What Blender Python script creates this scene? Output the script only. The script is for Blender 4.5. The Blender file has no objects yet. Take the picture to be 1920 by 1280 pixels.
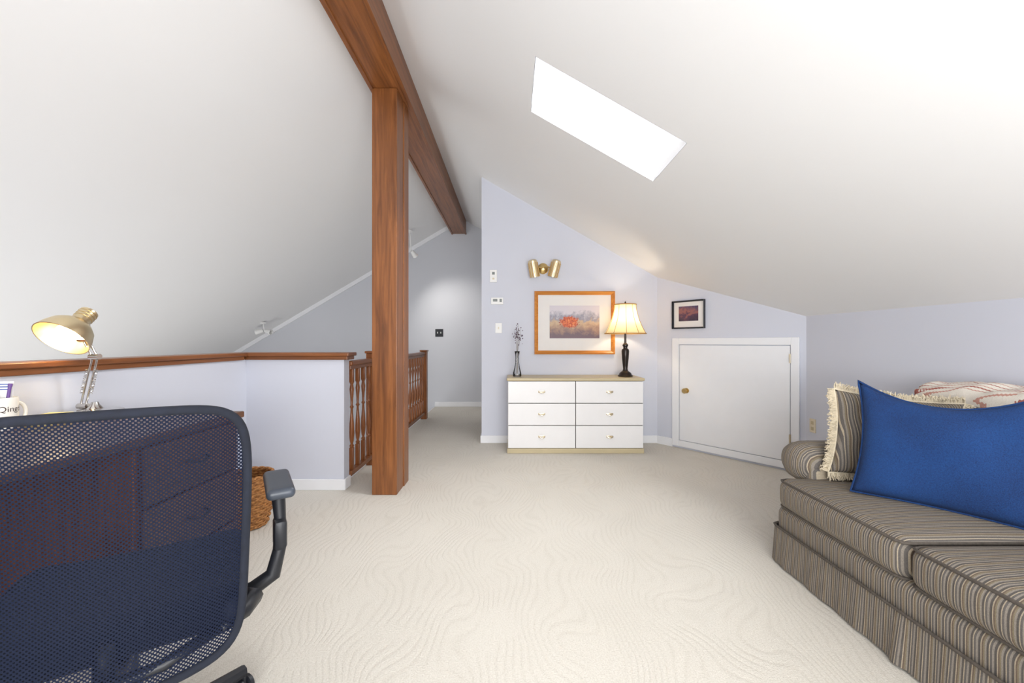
import bpy, bmesh, math, random
from mathutils import Vector, Matrix, Euler
random.seed(7)
SC = bpy.context.scene
COL = SC.collection
B = {}

# ------------------------------------------------------------------ materials
def lin(c):
    c = c/255.0
    return c/12.92 if c <= 0.04045 else ((c+0.055)/1.055)**2.4
def rgb(r, g, b): return (lin(r), lin(g), lin(b), 1.0)

def newmat(name):
    m = bpy.data.materials.new(name); m.use_nodes = True
    nt = m.node_tree
    return m, nt, nt.nodes["Principled BSDF"]
def nd(nt, t, **kw):
    n = nt.nodes.new(t)
    for k, v in kw.items(): setattr(n, k, v)
    return n
def math_n(nt, op, a, b=None):
    n = nd(nt, "ShaderNodeMath", operation=op)
    for i, v in enumerate((a, b)):
        if v is None: continue
        if isinstance(v, (int, float)): n.inputs[i].default_value = v
        else: nt.links.new(v, n.inputs[i])
    return n.outputs[0]
def ramp(nt, fac, stops, interp='LINEAR'):
    r = nd(nt, "ShaderNodeValToRGB"); cr = r.color_ramp; cr.interpolation = interp
    while len(cr.elements) < len(stops): cr.elements.new(0.5)
    for e, (p, c) in zip(cr.elements, stops): e.position = p; e.color = c
    nt.links.new(fac, r.inputs[0]); return r.outputs[0]
def objco(nt, scale=(1, 1, 1), gen="Object"):
    tc = nd(nt, "ShaderNodeTexCoord"); mp = nd(nt, "ShaderNodeMapping")
    mp.inputs["Scale"].default_value = scale
    nt.links.new(tc.outputs[gen], mp.inputs[0]); return mp.outputs[0]
def noise(nt, vec, scale, detail=2, rough=0.5, dist=0.0):
    n = nd(nt, "ShaderNodeTexNoise")
    n.inputs["Scale"].default_value = scale; n.inputs["Detail"].default_value = detail
    n.inputs["Roughness"].default_value = rough; n.inputs["Distortion"].default_value = dist
    nt.links.new(vec, n.inputs["Vector"]); return n.outputs[0]
def bump(nt, bs, h, strength=0.3, dist=0.01):
    b = nd(nt, "ShaderNodeBump"); b.inputs["Strength"].default_value = strength
    b.inputs["Distance"].default_value = dist
    nt.links.new(h, b.inputs["Height"]); nt.links.new(b.outputs[0], bs.inputs["Normal"])

def plain(name, col, rough=0.5, metal=0.0, var=0.04, nscale=8, bmp=0.0, emit=None, es=0):
    m, nt, bs = newmat(name)
    v = objco(nt); f = noise(nt, v, nscale)
    lo = tuple(max(0, c*(1-var)) for c in col[:3])+(1,); hi = tuple(min(1, c*(1+var)) for c in col[:3])+(1,)
    nt.links.new(ramp(nt, f, [(0.3, lo), (0.7, hi)]), bs.inputs["Base Color"])
    bs.inputs["Roughness"].default_value = rough; bs.inputs["Metallic"].default_value = metal
    if bmp: bump(nt, bs, noise(nt, v, nscale*20), bmp, 0.002)
    if emit: bs.inputs["Emission Color"].default_value = emit; bs.inputs["Emission Strength"].default_value = es
    return m

def wood(name, dark, light, axis='z', rough=0.35, sc=1.0):
    m, nt, bs = newmat(name)
    s = {'x': (1.2, 22, 22), 'y': (22, 1.2, 22), 'z': (22, 22, 1.2)}[axis]
    v = objco(nt, tuple(k*sc for k in s)); f = noise(nt, v, 1.6, 5, 0.6, 0.6)
    nt.links.new(ramp(nt, f, [(0.3, dark), (0.7, light)]), bs.inputs["Base Color"])
    bs.inputs["Roughness"].default_value = rough
    bump(nt, bs, f, 0.08, 0.002)
    return m

def stripes(name, axis, freq=1.0):
    m, nt, bs = newmat(name)
    v = objco(nt); sp = nd(nt, "ShaderNodeSeparateXYZ"); nt.links.new(v, sp.inputs[0])
    c = sp.outputs[axis]
    wob = noise(nt, v, 3.0)
    c = math_n(nt, 'ADD', c, math_n(nt, 'MULTIPLY', wob, 0.008))
    f = math_n(nt, 'FRACT', math_n(nt, 'MULTIPLY', c, 24*freq))
    ch = rgb(96, 91, 87); tan = rgb(172, 159, 138); gr = rgb(136, 128, 118); ol = rgb(120, 110, 90); br = rgb(104, 89, 76)
    col = ramp(nt, f, [(0.0, ch), (0.13, tan), (0.20, ch), (0.33, gr), (0.45, ol), (0.55, br), (0.64, tan), (0.71, ch), (0.86, gr)], 'CONSTANT')
    n2 = noise(nt, v, 420, 2)
    mx = nd(nt, "ShaderNodeMix", data_type='RGBA', blend_type='MULTIPLY'); mx.inputs[0].default_value = 0.5
    nt.links.new(col, mx.inputs[6]); nt.links.new(ramp(nt, n2, [(0.3, (.5, .5, .5, 1)), (0.7, (1.25, 1.25, 1.25, 1))]), mx.inputs[7])
    nt.links.new(mx.outputs[2], bs.inputs["Base Color"])
    bs.inputs["Roughness"].default_value = 0.9
    h = math_n(nt, 'SINE', math_n(nt, 'MULTIPLY', c, 24*freq*6.283*2))
    bump(nt, bs, h, 0.3, 0.002)
    return m

M_wall = plain("wall_paint_blue", rgb(208, 211, 222), 0.85, var=0.01, nscale=2)
M_wall2 = plain("wall_paint_hall", rgb(206, 208, 214), 0.85, var=0.01, nscale=2)
M_ceil = plain("ceiling_paint", rgb(235, 235, 235), 0.9, var=0.006, nscale=1)
M_trim = plain("trim_white", rgb(236, 237, 240), 0.4, var=0.01)
WD, WL = rgb(98, 57, 29), rgb(148, 92, 49)
M_beam = wood("beam_wood", WD, WL, 'y')
M_post = wood("post_wood", WD, WL, 'z')
M_capx = wood("cap_wood_x", rgb(100, 58, 31), rgb(146, 90, 49), 'x')
M_capy = wood("cap_wood_y", rgb(100, 58, 31), rgb(146, 90, 49), 'y')
M_rail = wood("rail_wood", rgb(104, 58, 29), rgb(152, 92, 48), 'z', 0.3)
M_desk = wood("desk_wood", rgb(60, 34, 20), rgb(98, 58, 32), 'y', 0.3)
M_deskz = wood("desk_wood_side", rgb(92, 50, 24), rgb(134, 78, 40), 'z', 0.3)
M_frame = wood("frame_wood", rgb(176, 104, 36), rgb(214, 146, 66), 'x', 0.35)
M_brass = plain("brass", rgb(214, 186, 128), 0.28, 1.0, 0.03)
M_brassl = plain("pale_brass", rgb(228, 210, 172), 0.32, 1.0, 0.03)
M_brassd = plain("brass_satin", rgb(206, 192, 166), 0.35, 1.0, 0.03)
M_chrome = plain("chrome", rgb(205, 203, 200), 0.15, 1.0, 0.02)
M_black = plain("black_plastic", rgb(24, 26, 32), 0.45, var=0.1)
M_blackf = plain("navy_black_fabric", rgb(20, 25, 38), 0.9, var=0.2, nscale=60, bmp=0.3)
M_armpad = plain("grey_armpad", rgb(58, 64, 74), 0.4, var=0.05)
M_white = plain("white_plastic", rgb(236, 236, 234), 0.4, var=0.01)
M_ivory = plain("ivory_plastic", rgb(222, 210, 184), 0.4, var=0.02)
M_dress = plain("dresser_white", rgb(234, 233, 233), 0.35, var=0.01)
M_dtan = plain("dresser_tan", rgb(192, 178, 144), 0.4, var=0.04)
M_gap = plain("drawer_gap", rgb(120, 116, 112), 0.8)
M_bronze = plain("dark_bronze", rgb(40, 32, 28), 0.3, 0.4, 0.1)
M_mat = plain("picture_mat", rgb(226, 224, 222), 0.7, var=0.01)
M_ceram = plain("white_ceramic", rgb(238, 234, 224), 0.2, var=0.01)
M_ink = plain("ink", rgb(60, 44, 40), 0.6)
M_yellow = plain("note_paper", rgb(228, 214, 150), 0.8)
M_purple = plain("purple", rgb(110, 80, 150), 0.5)
M_bluep = plain("blue_print", rgb(70, 96, 170), 0.5)
M_dry = plain("dried_stem", rgb(126, 116, 98), 0.9)
M_bud = plain("dried_bud", rgb(96, 78, 92), 0.9, var=0.3, nscale=60)
M_fringe = plain("fringe_cream", rgb(214, 202, 178), 0.9, var=0.08, nscale=60)
M_bulb = plain("bulb", rgb(255, 240, 210), 0.5, emit=rgb(255, 230, 180), es=14)
M_seatY = stripes("sofa_stripe_y", 1)
M_pilS = stripes("pillow_stripe", 0, 0.9)
M_armst = stripes("sofa_arm_stripe", 1, 1.0)
M_piping = plain("piping", rgb(84, 77, 70), 0.9, var=0.2, nscale=80)

def mk_carpet():
    m, nt, bs = newmat("carpet_wavy")
    v = objco(nt, (1.0, 0.75, 1))
    n1 = noise(nt, v, 2.3, 1.0, 0.4, 0.2)
    v2 = objco(nt); sp = nd(nt, "ShaderNodeSeparateXYZ"); nt.links.new(v2, sp.inputs[0])
    ph = math_n(nt, 'ADD', math_n(nt, 'MULTIPLY', sp.outputs[0], 0.8), math_n(nt, 'MULTIPLY', n1, 0.55))
    w = math_n(nt, 'SINE', math_n(nt, 'MULTIPLY', ph, 6.283/0.030))
    w = math_n(nt, 'POWER', math_n(nt, 'ADD', math_n(nt, 'MULTIPLY', w, 0.5), 0.5), 3.0)
    n2 = noise(nt, v2, 170, 3, 0.7); n3 = noise(nt, v2, 1.1, 2); n4 = noise(nt, v2, 5, 2)
    msk = nd(nt, "ShaderNodeMapRange"); nt.links.new(n4, msk.inputs[0])
    msk.inputs[1].default_value = 0.35; msk.inputs[2].default_value = 0.5
    br = math_n(nt, 'MULTIPLY', w, msk.outputs[0])
    h = math_n(nt, 'ADD', math_n(nt, 'MULTIPLY', br, -0.6), math_n(nt, 'MULTIPLY', n2, 1.6))
    g = math_n(nt, 'ADD', math_n(nt, 'MULTIPLY', br, -0.055), math_n(nt, 'ADD', math_n(nt, 'MULTIPLY', n2, 0.75), math_n(nt, 'MULTIPLY', n3, 0.2)))
    nt.links.new(ramp(nt, g, [(0.15, rgb(184, 177, 165)), (0.5, rgb(213, 208, 198)), (0.8, rgb(228, 224, 216))]), bs.inputs["Base Color"])
    bs.inputs["Roughness"].default_value = 1.0
    bump(nt, bs, h, 0.42, 0.005)
    return m
M_carpet = mk_carpet()

def mk_blue():
    m, nt, bs = newmat("blue_velvet")
    v = objco(nt); n1 = noise(nt, v, 260, 3, 0.7); n2 = noise(nt, v, 5, 3)
    g = math_n(nt, 'ADD', math_n(nt, 'MULTIPLY', n1, 0.7), math_n(nt, 'MULTIPLY', n2, 0.3))
    nt.links.new(ramp(nt, g, [(0.3, rgb(2, 26, 70)), (0.7, rgb(12, 68, 130))]), bs.inputs["Base Color"])
    bs.inputs["Roughness"].default_value = 0.85
    bump(nt, bs, n1, 0.8, 0.005); return m
M_blue = mk_blue()

def mk_meshback():
    m, nt, bs = newmat("chair_mesh_fabric")
    v = objco(nt); sp = nd(nt, "ShaderNodeSeparateXYZ"); nt.links.new(v, sp.inputs[0])
    k = 2*math.pi/0.0088
    a = math_n(nt, 'SINE', math_n(nt, 'MULTIPLY', sp.outputs[0], k))
    b = math_n(nt, 'SINE', math_n(nt, 'MULTIPLY', sp.outputs[2], k))
    h = math_n(nt, 'GREATER_THAN', math_n(nt, 'MULTIPLY', a, b), 0.30)
    bs.inputs["Base Color"].default_value = rgb(12, 21, 42); bs.inputs["Roughness"].default_value = 0.7
    bs.inputs["Specular IOR Level"].default_value = 0.2
    tr = nd(nt, "ShaderNodeBsdfTransparent"); mx = nd(nt, "ShaderNodeMixShader")
    nt.links.new(h, mx.inputs[0]); nt.links.new(bs.outputs[0], mx.inputs[1]); nt.links.new(tr.outputs[0], mx.inputs[2])
    nt.links.new(mx.outputs[0], nt.nodes["Material Output"].inputs[0]); return m
M_meshb = mk_meshback()

def mk_glass(name, tint=(1, 1, 1, 1)):
    m, nt, bs = newmat(name)
    gl = nd(nt, "ShaderNodeBsdfGlossy"); gl.inputs["Roughness"].default_value = 0.03
    tr = nd(nt, "ShaderNodeBsdfTransparent"); tr.inputs[0].default_value = tint
    mx = nd(nt, "ShaderNodeMixShader"); fr = nd(nt, "ShaderNodeFresnel"); fr.inputs[0].default_value = 1.45
    nt.links.new(fr.outputs[0], mx.inputs[0]); nt.links.new(tr.outputs[0], mx.inputs[1]); nt.links.new(gl.outputs[0], mx.inputs[2])
    nt.links.new(mx.outputs[0], nt.nodes["Material Output"].inputs[0]); return m
M_glass = mk_glass("clear_glass", tint=(0.985, 0.99, 0.995, 1))
M_pane = mk_glass("window_pane")

def mk_shade():
    m, nt, bs = newmat("lamp_shade_fabric")
    bs.inputs["Base Color"].default_value = rgb(238, 222, 188); bs.inputs["Roughness"].default_value = 0.9
    tl = nd(nt, "ShaderNodeBsdfTranslucent"); tl.inputs[0].default_value = rgb(250, 222, 170)
    mx = nd(nt, "ShaderNodeMixShader"); mx.inputs[0].default_value = 0.5
    nt.links.new(bs.outputs[0], mx.inputs[1]); nt.links.new(tl.outputs[0], mx.inputs[2])
    nt.links.new(mx.outputs[0], nt.nodes["Material Output"].inputs[0]); return m
M_shade = mk_shade()

def mk_art(name, pal, cx=0.0, cz=0.0, bush=None, r=0.1):
    m, nt, bs = newmat(name)
    v = objco(nt); sp = nd(nt, "ShaderNodeSeparateXYZ"); nt.links.new(v, sp.inputs[0])
    n1 = noise(nt, v, 14, 5, 0.65, 0.5); n2 = noise(nt, v, 40, 4, 0.7)
    g = math_n(nt, 'ADD', math_n(nt, 'MULTIPLY', sp.outputs[2], 2.6), math_n(nt, 'ADD', math_n(nt, 'MULTIPLY', n1, 0.7), 0.15))
    base = ramp(nt, g, pal)
    if bush:
        dx = math_n(nt, 'SUBTRACT', sp.outputs[0], cx); dz = math_n(nt, 'SUBTRACT', sp.outputs[2], cz)
        d = math_n(nt, 'SQRT', math_n(nt, 'ADD', math_n(nt, 'MULTIPLY', dx, dx), math_n(nt, 'MULTIPLY', math_n(nt, 'MULTIPLY', dz, dz), 2.5)))
        d = math_n(nt, 'ADD', d, math_n(nt, 'MULTIPLY', math_n(nt, 'SUBTRACT', n2, 0.5), 0.22))
        f = math_n(nt, 'LESS_THAN', d, r)
        mx = nd(nt, "ShaderNodeMix", data_type='RGBA')
        nt.links.new(f, mx.inputs[0]); nt.links.new(base, mx.inputs[6])
        nt.links.new(ramp(nt, n2, bush), mx.inputs[7]); base = mx.outputs[2]
    nt.links.new(base, bs.inputs["Base Color"]); bs.inputs["Roughness"].default_value = 0.5
    return m
M_art1 = mk_art("watercolour_marsh", [(0.1, rgb(110, 90, 100)), (0.3, rgb(158, 128, 112)), (0.5, rgb(196, 168, 136)), (0.62, rgb(140, 140, 156)), (0.8, rgb(204, 198, 206))],
                -0.06, -0.0, [(0.35, rgb(130, 50, 32)), (0.5, rgb(206, 92, 48)), (0.65, rgb(226, 146, 80))], 0.10)
M_art2 = mk_art("dark_print", [(0.2, rgb(30, 34, 60)), (0.45, rgb(80, 50, 80)), (0.55, rgb(150, 96, 90)), (0.7, rgb(70, 60, 96)), (0.9, rgb(34, 36, 50))])

def mk_blanket():
    m, nt, bs = newmat("woven_throw")
    v = objco(nt); sp = nd(nt, "ShaderNodeSeparateXYZ"); nt.links.new(v, sp.inputs[0])
    s = math_n(nt, 'ADD', math_n(nt, 'MULTIPLY', sp.outputs[0], 1.0), math_n(nt, 'MULTIPLY', sp.outputs[1], .12))
    f = math_n(nt, 'FRACT', math_n(nt, 'MULTIPLY', s, 12))
    cr = rgb(228, 221, 210); rd = rgb(164, 98, 88); rd2 = rgb(196, 148, 134)
    dots = math_n(nt, 'SINE', math_n(nt, 'MULTIPLY', sp.outputs[1], 420))
    f2 = math_n(nt, 'ADD', f, math_n(nt, 'MULTIPLY', dots, 0.008))
    nt.links.new(ramp(nt, f2, [(0, cr), (0.14, rd2), (0.18, cr), (0.28, rd), (0.34, cr), (0.44, rd2), (0.48, cr), (0.62, rd), (0.66, cr), (0.82, rd2), (0.87, cr)], 'CONSTANT'), bs.inputs["Base Color"])
    bs.inputs["Roughness"].default_value = 0.95
    bump(nt, bs, noise(nt, v, 220, 2), 0.6, 0.004); return m
M_blanket = mk_blanket()

def mk_wicker():
    m, nt, bs = newmat("wicker")
    v = objco(nt); n = noise(nt, v, 70, 3)
    nt.links.new(ramp(nt, n, [(0.3, rgb(120, 74, 36)), (0.7, rgb(190, 134, 76))]), bs.inputs["Base Color"])
    bs.inputs["Roughness"].default_value = 0.7; return m
M_wicker = mk_wicker()

# ------------------------------------------------------------------ geometry helpers
def fin(name, bm, mat, parent=None, M=None, smooth=False, kind=None, label=None, category=None, origin=None):
    if M is not None: bmesh.ops.transform(bm, matrix=M, verts=bm.verts)
    bmesh.ops.recalc_face_normals(bm, faces=bm.faces)
    xs = [v.co for v in bm.verts]
    lo = Vector([min(c[i] for c in xs) for i in range(3)]); hi = Vector([max(c[i] for c in xs) for i in range(3)])
    c = (lo+hi)/2 if origin is None else Vector(origin)
    if origin is None and parent is None and kind is None: c = Vector(((lo.x+hi.x)/2, (lo.y+hi.y)/2, lo.z))
    for v in bm.verts: v.co -= c
    me = bpy.data.meshes.new(name); bm.to_mesh(me); bm.free()
    if smooth:
        for p in me.polygons: p.use_smooth = True
        if smooth == 'auto':
            try: me.set_sharp_from_angle(angle=math.radians(38))
            except Exception: pass
    me.materials.append(mat)
    o = bpy.data.objects.new(name, me); COL.objects.link(o)
    B[o.name] = c.copy()
    if parent is not None:
        o.parent = parent; o.location = c - B[parent.name]
    else: o.location = c
    if kind: o["kind"] = kind
    if label: o["label"] = label
    if category: o["category"] = category
    return o

def root(name, loc, label, category, rotz=0.0, local=False, group=None):
    o = bpy.data.objects.new(name, None); COL.objects.link(o)
    o.empty_display_size = 0.1; o.location = loc; o.rotation_euler = (0, 0, rotz)
    B[o.name] = Vector((0, 0, 0)) if local else Vector(loc)
    o["label"] = label; o["category"] = category
    if group: o["group"] = group
    return o

def bbox(bm, x0, x1, y0, y1, z0, z1, bev=0.0, seg=2):
    g = bmesh.ops.create_cube(bm, size=1.0)
    vs = g['verts']
    for v in vs:
        v.co = Vector(((x0+x1)/2+v.co.x*(x1-x0), (y0+y1)/2+v.co.y*(y1-y0), (z0+z1)/2+v.co.z*(z1-z0)))
    if bev:
        es = list({e for v in vs for e in v.link_edges})
        bmesh.ops.bevel(bm, geom=es, offset=bev, segments=seg, affect='EDGES', profile=0.5)
def box(name, x0, x1, y0, y1, z0, z1, mat, parent=None, bev=0.0, **kw):
    bm = bmesh.new(); bbox(bm, x0, x1, y0, y1, z0, z1, bev)
    return fin(name, bm, mat, parent, **kw)
def blathe(bm, prof, M=None, seg=32):
    rings = []
    for r, z in prof:
        ring = []
        if r < 1e-5: ring = [bm.verts.new((0, 0, z))]
        else:
            for i in range(seg):
                a = 2*math.pi*i/seg; ring.append(bm.verts.new((r*math.cos(a), r*math.sin(a), z)))
        rings.append(ring)
    for a, b in zip(rings, rings[1:]):
        for i in range(seg):
            j = (i+1) % seg
            if len(a) == 1 and len(b) == 1: continue
            if len(a) == 1: bm.faces.new((a[0], b[i], b[j]))
            elif len(b) == 1: bm.faces.new((a[i], a[j], b[0]))
            else: bm.faces.new((a[i], a[j], b[j], b[i]))
    if M is not None:
        for ring in rings:
            for v in ring: v.co = M @ v.co
def lathe(name, prof, mat, parent=None, loc=(0, 0, 0), R=None, seg=32, **kw):
    bm = bmesh.new(); M = Matrix.Translation(loc)
    if R is not None: M = M @ R.to_4x4()
    blathe(bm, prof, M, seg)
    kw.setdefault('smooth', 'auto')
    return fin(name, bm, mat, parent, **kw)
def btube(bm, pts, r, seg=8, closed=False, caps=True):
    pts = [Vector(p) for p in pts]; n = len(pts)
    rr = r if isinstance(r, (list, tuple)) else [r]*n
    rings = []; up = None
    for i, p in enumerate(pts):
        if closed: t = (pts[(i+1) % n]-pts[i-1])
        else: t = pts[min(i+1, n-1)]-pts[max(i-1, 0)]
        t.normalize()
        if up is None:
            up = Vector((0, 0, 1)) if abs(t.z) < 0.9 else Vector((1, 0, 0))
        s = t.cross(up); s.normalize(); up = s.cross(t); up.normalize()
        rings.append([bm.verts.new(p+(s*math.cos(a)+up*math.sin(a))*rr[i]) for a in [2*math.pi*k/seg for k in range(seg)]])
    m = n if closed else n-1
    for i in range(m):
        a = rings[i]; b = rings[(i+1) % n]
        for k in range(seg):
            bm.faces.new((a[k], a[(k+1) % seg], b[(k+1) % seg], b[k]))
    if not closed and caps:
        bm.faces.new(rings[0]); bm.faces.new(rings[-1])
def tube(name, pts, r, mat, parent=None, seg=10, closed=False, **kw):
    bm = bmesh.new(); btube(bm, pts, r, seg, closed)
    kw.setdefault('smooth', 'auto')
    return fin(name, bm, mat, parent, **kw)
def brbox(bm, c, h, r, n=8, k=4, bulge=None):
    def pos(hh):
        rr = min(r, hh*0.999)
        a = [-hh+rr*i/k for i in range(k)]
        inner = [-(hh-rr)+2*(hh-rr)*i/n for i in range(n+1)]
        return a+inner+[-q for q in reversed(a)]
    X, Y, Z = pos(h[0]), pos(h[1]), pos(h[2]); cache = {}
    def V(i, j, l):
        key = (i, j, l)
        if key in cache: return cache[key]
        p = Vector((X[i], Y[j], Z[l]))
        q = Vector([max(-(h[a]-min(r, h[a]*.999)), min(h[a]-min(r, h[a]*.999), p[a])) for a in range(3)])
        d = p-q
        if d.length > 1e-9: d = d.normalized()*r
        p2 = q+d
        if bulge: p2 = bulge(p2, h)
        v = bm.verts.new(p2+Vector(c)); cache[key] = v; return v
    N = len(X)-1; Mn = len(Y)-1; L = len(Z)-1
    for i in range(N):
        for j in range(Mn):
            for l in (0, L): bm.faces.new((V(i, j, l), V(i+1, j, l), V(i+1, j+1, l), V(i, j+1, l)))
    for i in range(N):
        for l in range(L):
            for j in (0, Mn): bm.faces.new((V(i, j, l), V(i+1, j, l), V(i+1, j, l+1), V(i, j, l+1)))
    for j in range(Mn):
        for l in range(L):
            for i in (0, N): bm.faces.new((V(i, j, l), V(i, j+1, l), V(i, j+1, l+1), V(i, j, l+1)))
def rbox(name, c, h, r, mat, parent=None, bulge=None, **kw):
    bm = bmesh.new(); brbox(bm, c, h, r, bulge=bulge)
    kw.setdefault('smooth', True)
    return fin(name, bm, mat, parent, **kw)
def prism(name, poly, a0, a1, mat, plane='xz', **kw):
    bm = bmesh.new()
    def P(u, v, a):
        return {'xz': (u, a, v), 'xy': (u, v, a), 'yz': (a, u, v)}[plane]
    A = [bm.verts.new(P(u, v, a0)) for u, v in poly]; Bv = [bm.verts.new(P(u, v, a1)) for u, v in poly]
    bm.faces.new(A); bm.faces.new(Bv[::-1]); n = len(poly)
    for i in range(n): bm.faces.new((A[i], A[(i+1) % n], Bv[(i+1) % n], Bv[i]))
    return fin(name, bm, mat, **kw)

# ------------------------------------------------------------------ room shell
CH = 1.15
def zr(x): return 2.818-0.571*x
XR = -0.9; ZRG = zr(XR)
def zl(x): return ZRG+0.59*(x-XR)
YB, YE = -1.5, 7.35
XK = 2.54
S = dict(kind="structure")
prism("floor", [(-2.17, YB), (2.7, YB), (2.7, YE), (-1.36, YE), (-1.36, 3.33), (-2.17, 3.33)], -0.25, 0.0, M_carpet, 'xy', origin=(0, 0, 0), **S)
box("floor", -5.6, 2.7, YB, YE, -2.7, -2.6, M_carpet, **S)
sx0, sx1, sy0, sy1 = 0.13, 0.98, 2.325, 2.885
def slab(bm, x0, x1, y0, y1, f, t=0.06):
    lo = [bm.verts.new((x, y, f(x))) for x, y in ((x0, y0), (x1, y0), (x1, y1), (x0, y1))]
    hi = [bm.verts.new((x, y, f(x)+t)) for x, y in ((x0, y0), (x1, y0), (x1, y1), (x0, y1))]
    bm.faces.new(lo); bm.faces.new(hi)
    for i in range(4): bm.faces.new((lo[i], lo[(i+1) % 4], hi[(i+1) % 4], hi[i]))
bm = bmesh.new()
slab(bm, XR, sx0, YB, YE, zr); slab(bm, sx1, 2.75, YB, YE, zr)
slab(bm, sx0, sx1, YB, sy0, zr); slab(bm, sx0, sx1, sy1, YE, zr)
fin("ceiling", bm, M_ceil, **S)
bm = bmesh.new(); slab(bm, -5.6, XR, YB, YE, zl); fin("ceiling", bm, M_ceil, **S)
# skylight shaft + pane
nrm = Vector((0.571, 0, 1)).normalized()
ins = .004
cs = [Vector((x, y, zr(x)-.0005)) for x, y in ((sx0+ins, sy0+ins), (sx1-ins, sy0+ins), (sx1-ins, sy1-ins), (sx0+ins, sy1-ins))]
cen = sum(cs, Vector())/4; dep = 0.24
bm = bmesh.new()
inn_lo = [bm.verts.new(p) for p in cs]; inn_hi = [bm.verts.new(p+nrm*dep) for p in cs]
sl = Vector((1, 0, -0.571)).normalized(); yy_ = Vector((0, 1, 0)); offs = [(-1, -1), (1, -1), (1, 1), (-1, 1)]
out_hi = [bm.verts.new(p+nrm*dep+(sl*a+yy_*b_)*.06) for p, (a, b_) in zip(cs, offs)]
out_lo = [bm.verts.new(p+nrm*.075+(sl*a+yy_*b_)*.06) for p, (a, b_) in zip(cs, offs)]
for i in range(4):
    j = (i+1) % 4
    bm.faces.new((inn_lo[i], inn_lo[j], inn_hi[j], inn_hi[i])); bm.faces.new((inn_hi[i], inn_hi[j], out_hi[j], out_hi[i]))
    bm.faces.new((out_hi[i], out_hi[j], out_lo[j], out_lo[i]))
fin("trim_1", bm, M_trim, **S)
bm = bmesh.new(); v = [bm.verts.new(p+nrm*(dep-0.01)) for p in cs]; bm.faces.new(v)
fin("window_1", bm, M_pane, **S)
prism("wall_end", [(-5.6, -2.6), (2.7, -2.6), (2.7, zr(2.7)), (XR, ZRG), (-5.6, zl(-5.6))], YE, YE+0.1, M_wall2, **S)
prism("wall_far", [(-0.345, 0), (1.647, 0), (1.647, zr(1.647)), (-0.345, zr(-0.345))], 4.72, 4.82, M_wall, **S)
prism("wall_hall", [(-0.345, 0), (-0.245, 0), (-0.245, zr(-0.245)), (-0.345, zr(-0.345))], 4.82, YE, M_wall2, **S)
DX, DY = 2.524-1.647, 3.612-4.72
DL = math.hypot(DX, DY); ux, uy = DX/DL, DY/DL
MD = Matrix(((ux, -uy, 0, 1.647), (uy, ux, 0, 4.72), (0, 0, 1, 0), (0, 0, 0, 1)))
bm = bmesh.new()
pts = [(1.647, 4.72), (2.54, 3.59), (2.64, 3.69), (1.70, 4.86)]
lo = [bm.verts.new((x, y, 0)) for x, y in pts]; hi = [bm.verts.new((x, y, zr(x)+.01)) for x, y in pts]
bm.faces.new(lo); bm.faces.new(hi)
for i in range(4): bm.faces.new((lo[i], lo[(i+1) % 4], hi[(i+1) % 4], hi[i]))
fin("wall_diagonal", bm, M_wall, **S)
box("wall_right", XK, XK+0.1, YB, 3.62, 0, zr(XK), M_wall, **S)
box("wall_left", -5.7, -5.6, YB, YE, -2.6, zl(-5.6), M_wall2, **S)
wx0, wx1, wz0, wz1 = -0.9, 1.7, 0.7, 1.75
def pris(bm, poly, y0, y1):
    A = [bm.verts.new((u, y0, v)) for u, v in poly]; C = [bm.verts.new((u, y1, v)) for u, v in poly]
    bm.faces.new(A); bm.faces.new(C); n = len(poly)
    for i in range(n): bm.faces.new((A[i], A[(i+1) % n], C[(i+1) % n], C[i]))
bm = bmesh.new()
pris(bm, [(-5.6, -2.6), (wx0, -2.6), (wx0, zl(wx0)-0.002), (-5.6, zl(-5.6))], YB-0.1, YB)
pris(bm, [(wx1, -2.6), (2.7, -2.6), (2.7, zr(2.7)), (wx1, zr(wx1))], YB-0.1, YB)
pris(bm, [(wx0, -2.6), (wx1, -2.6), (wx1, wz0), (wx0, wz0)], YB-0.1, YB)
pris(bm, [(wx0, wz1), (wx1, wz1), (wx1, zr(wx1)), (wx0, zr(wx0))], YB-0.1, YB)
fin("wall_back", bm, M_wall, **S)
bm = bmesh.new(); v = [bm.verts.new(p) for p in ((wx0, YB-.05, wz0), (wx1, YB-.05, wz0), (wx1, YB-.05, wz1), (wx0, YB-.05, wz1))]; bm.faces.new(v)
fin("fill_window", bm, M_pane, **S)  # unseen window, put in to go with the added rear fill
XA = -2.06
box("wall_stair", XA-0.1, XA, YB, 3.33, 0, 1.013, M_wall, **S)
box("wall_stair", XA, -1.303, 3.227, 3.33, 0, 1.013, M_wall, **S)
box("wall_stairwell", -1.46, -1.36, 3.33, YE, -2.6, -0.25, M_wall2, **S)
def cap(name, x0, x1, y0, y1, mat):
    bm = bmesh.new(); bbox(bm, x0, x1, y0, y1, 1.036, 1.064, 0.006); bbox(bm, x0+.015, x1-.015, y0+.015, y1-.015, 1.008, 1.037, 0.004)
    fin(name, bm, mat, **S)
cap("trim_2", XA-0.14, XA+0.035, YB, 3.19, M_capy)
cap("trim_3", XA-0.14, -1.255, 3.19, 3.365, M_capx)
def base(name, x0, x1, y0, y1, h=0.085):
    bm = bmesh.new(); bbox(bm, x0, x1, y0, y1, 0, h, 0.004); fin(name, bm, M_trim, **S)
base("baseboard_stair", XA+.012, -1.29, 3.213, 3.227)
base("baseboard_stair", -1.303, -1.29, 3.227, 3.33)
base("baseboard_left", XA, XA+0.013, YB, 3.213)
base("baseboard_far", -0.358, 1.647, 4.707, 4.72)
base("baseboard_hall", -0.358, -0.345, 4.72, YE)
base("baseboard_end", -1.36, -0.36, YE-0.013, YE)
base("baseboard_right", XK-0.013, XK, YB, 3.59)
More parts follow.
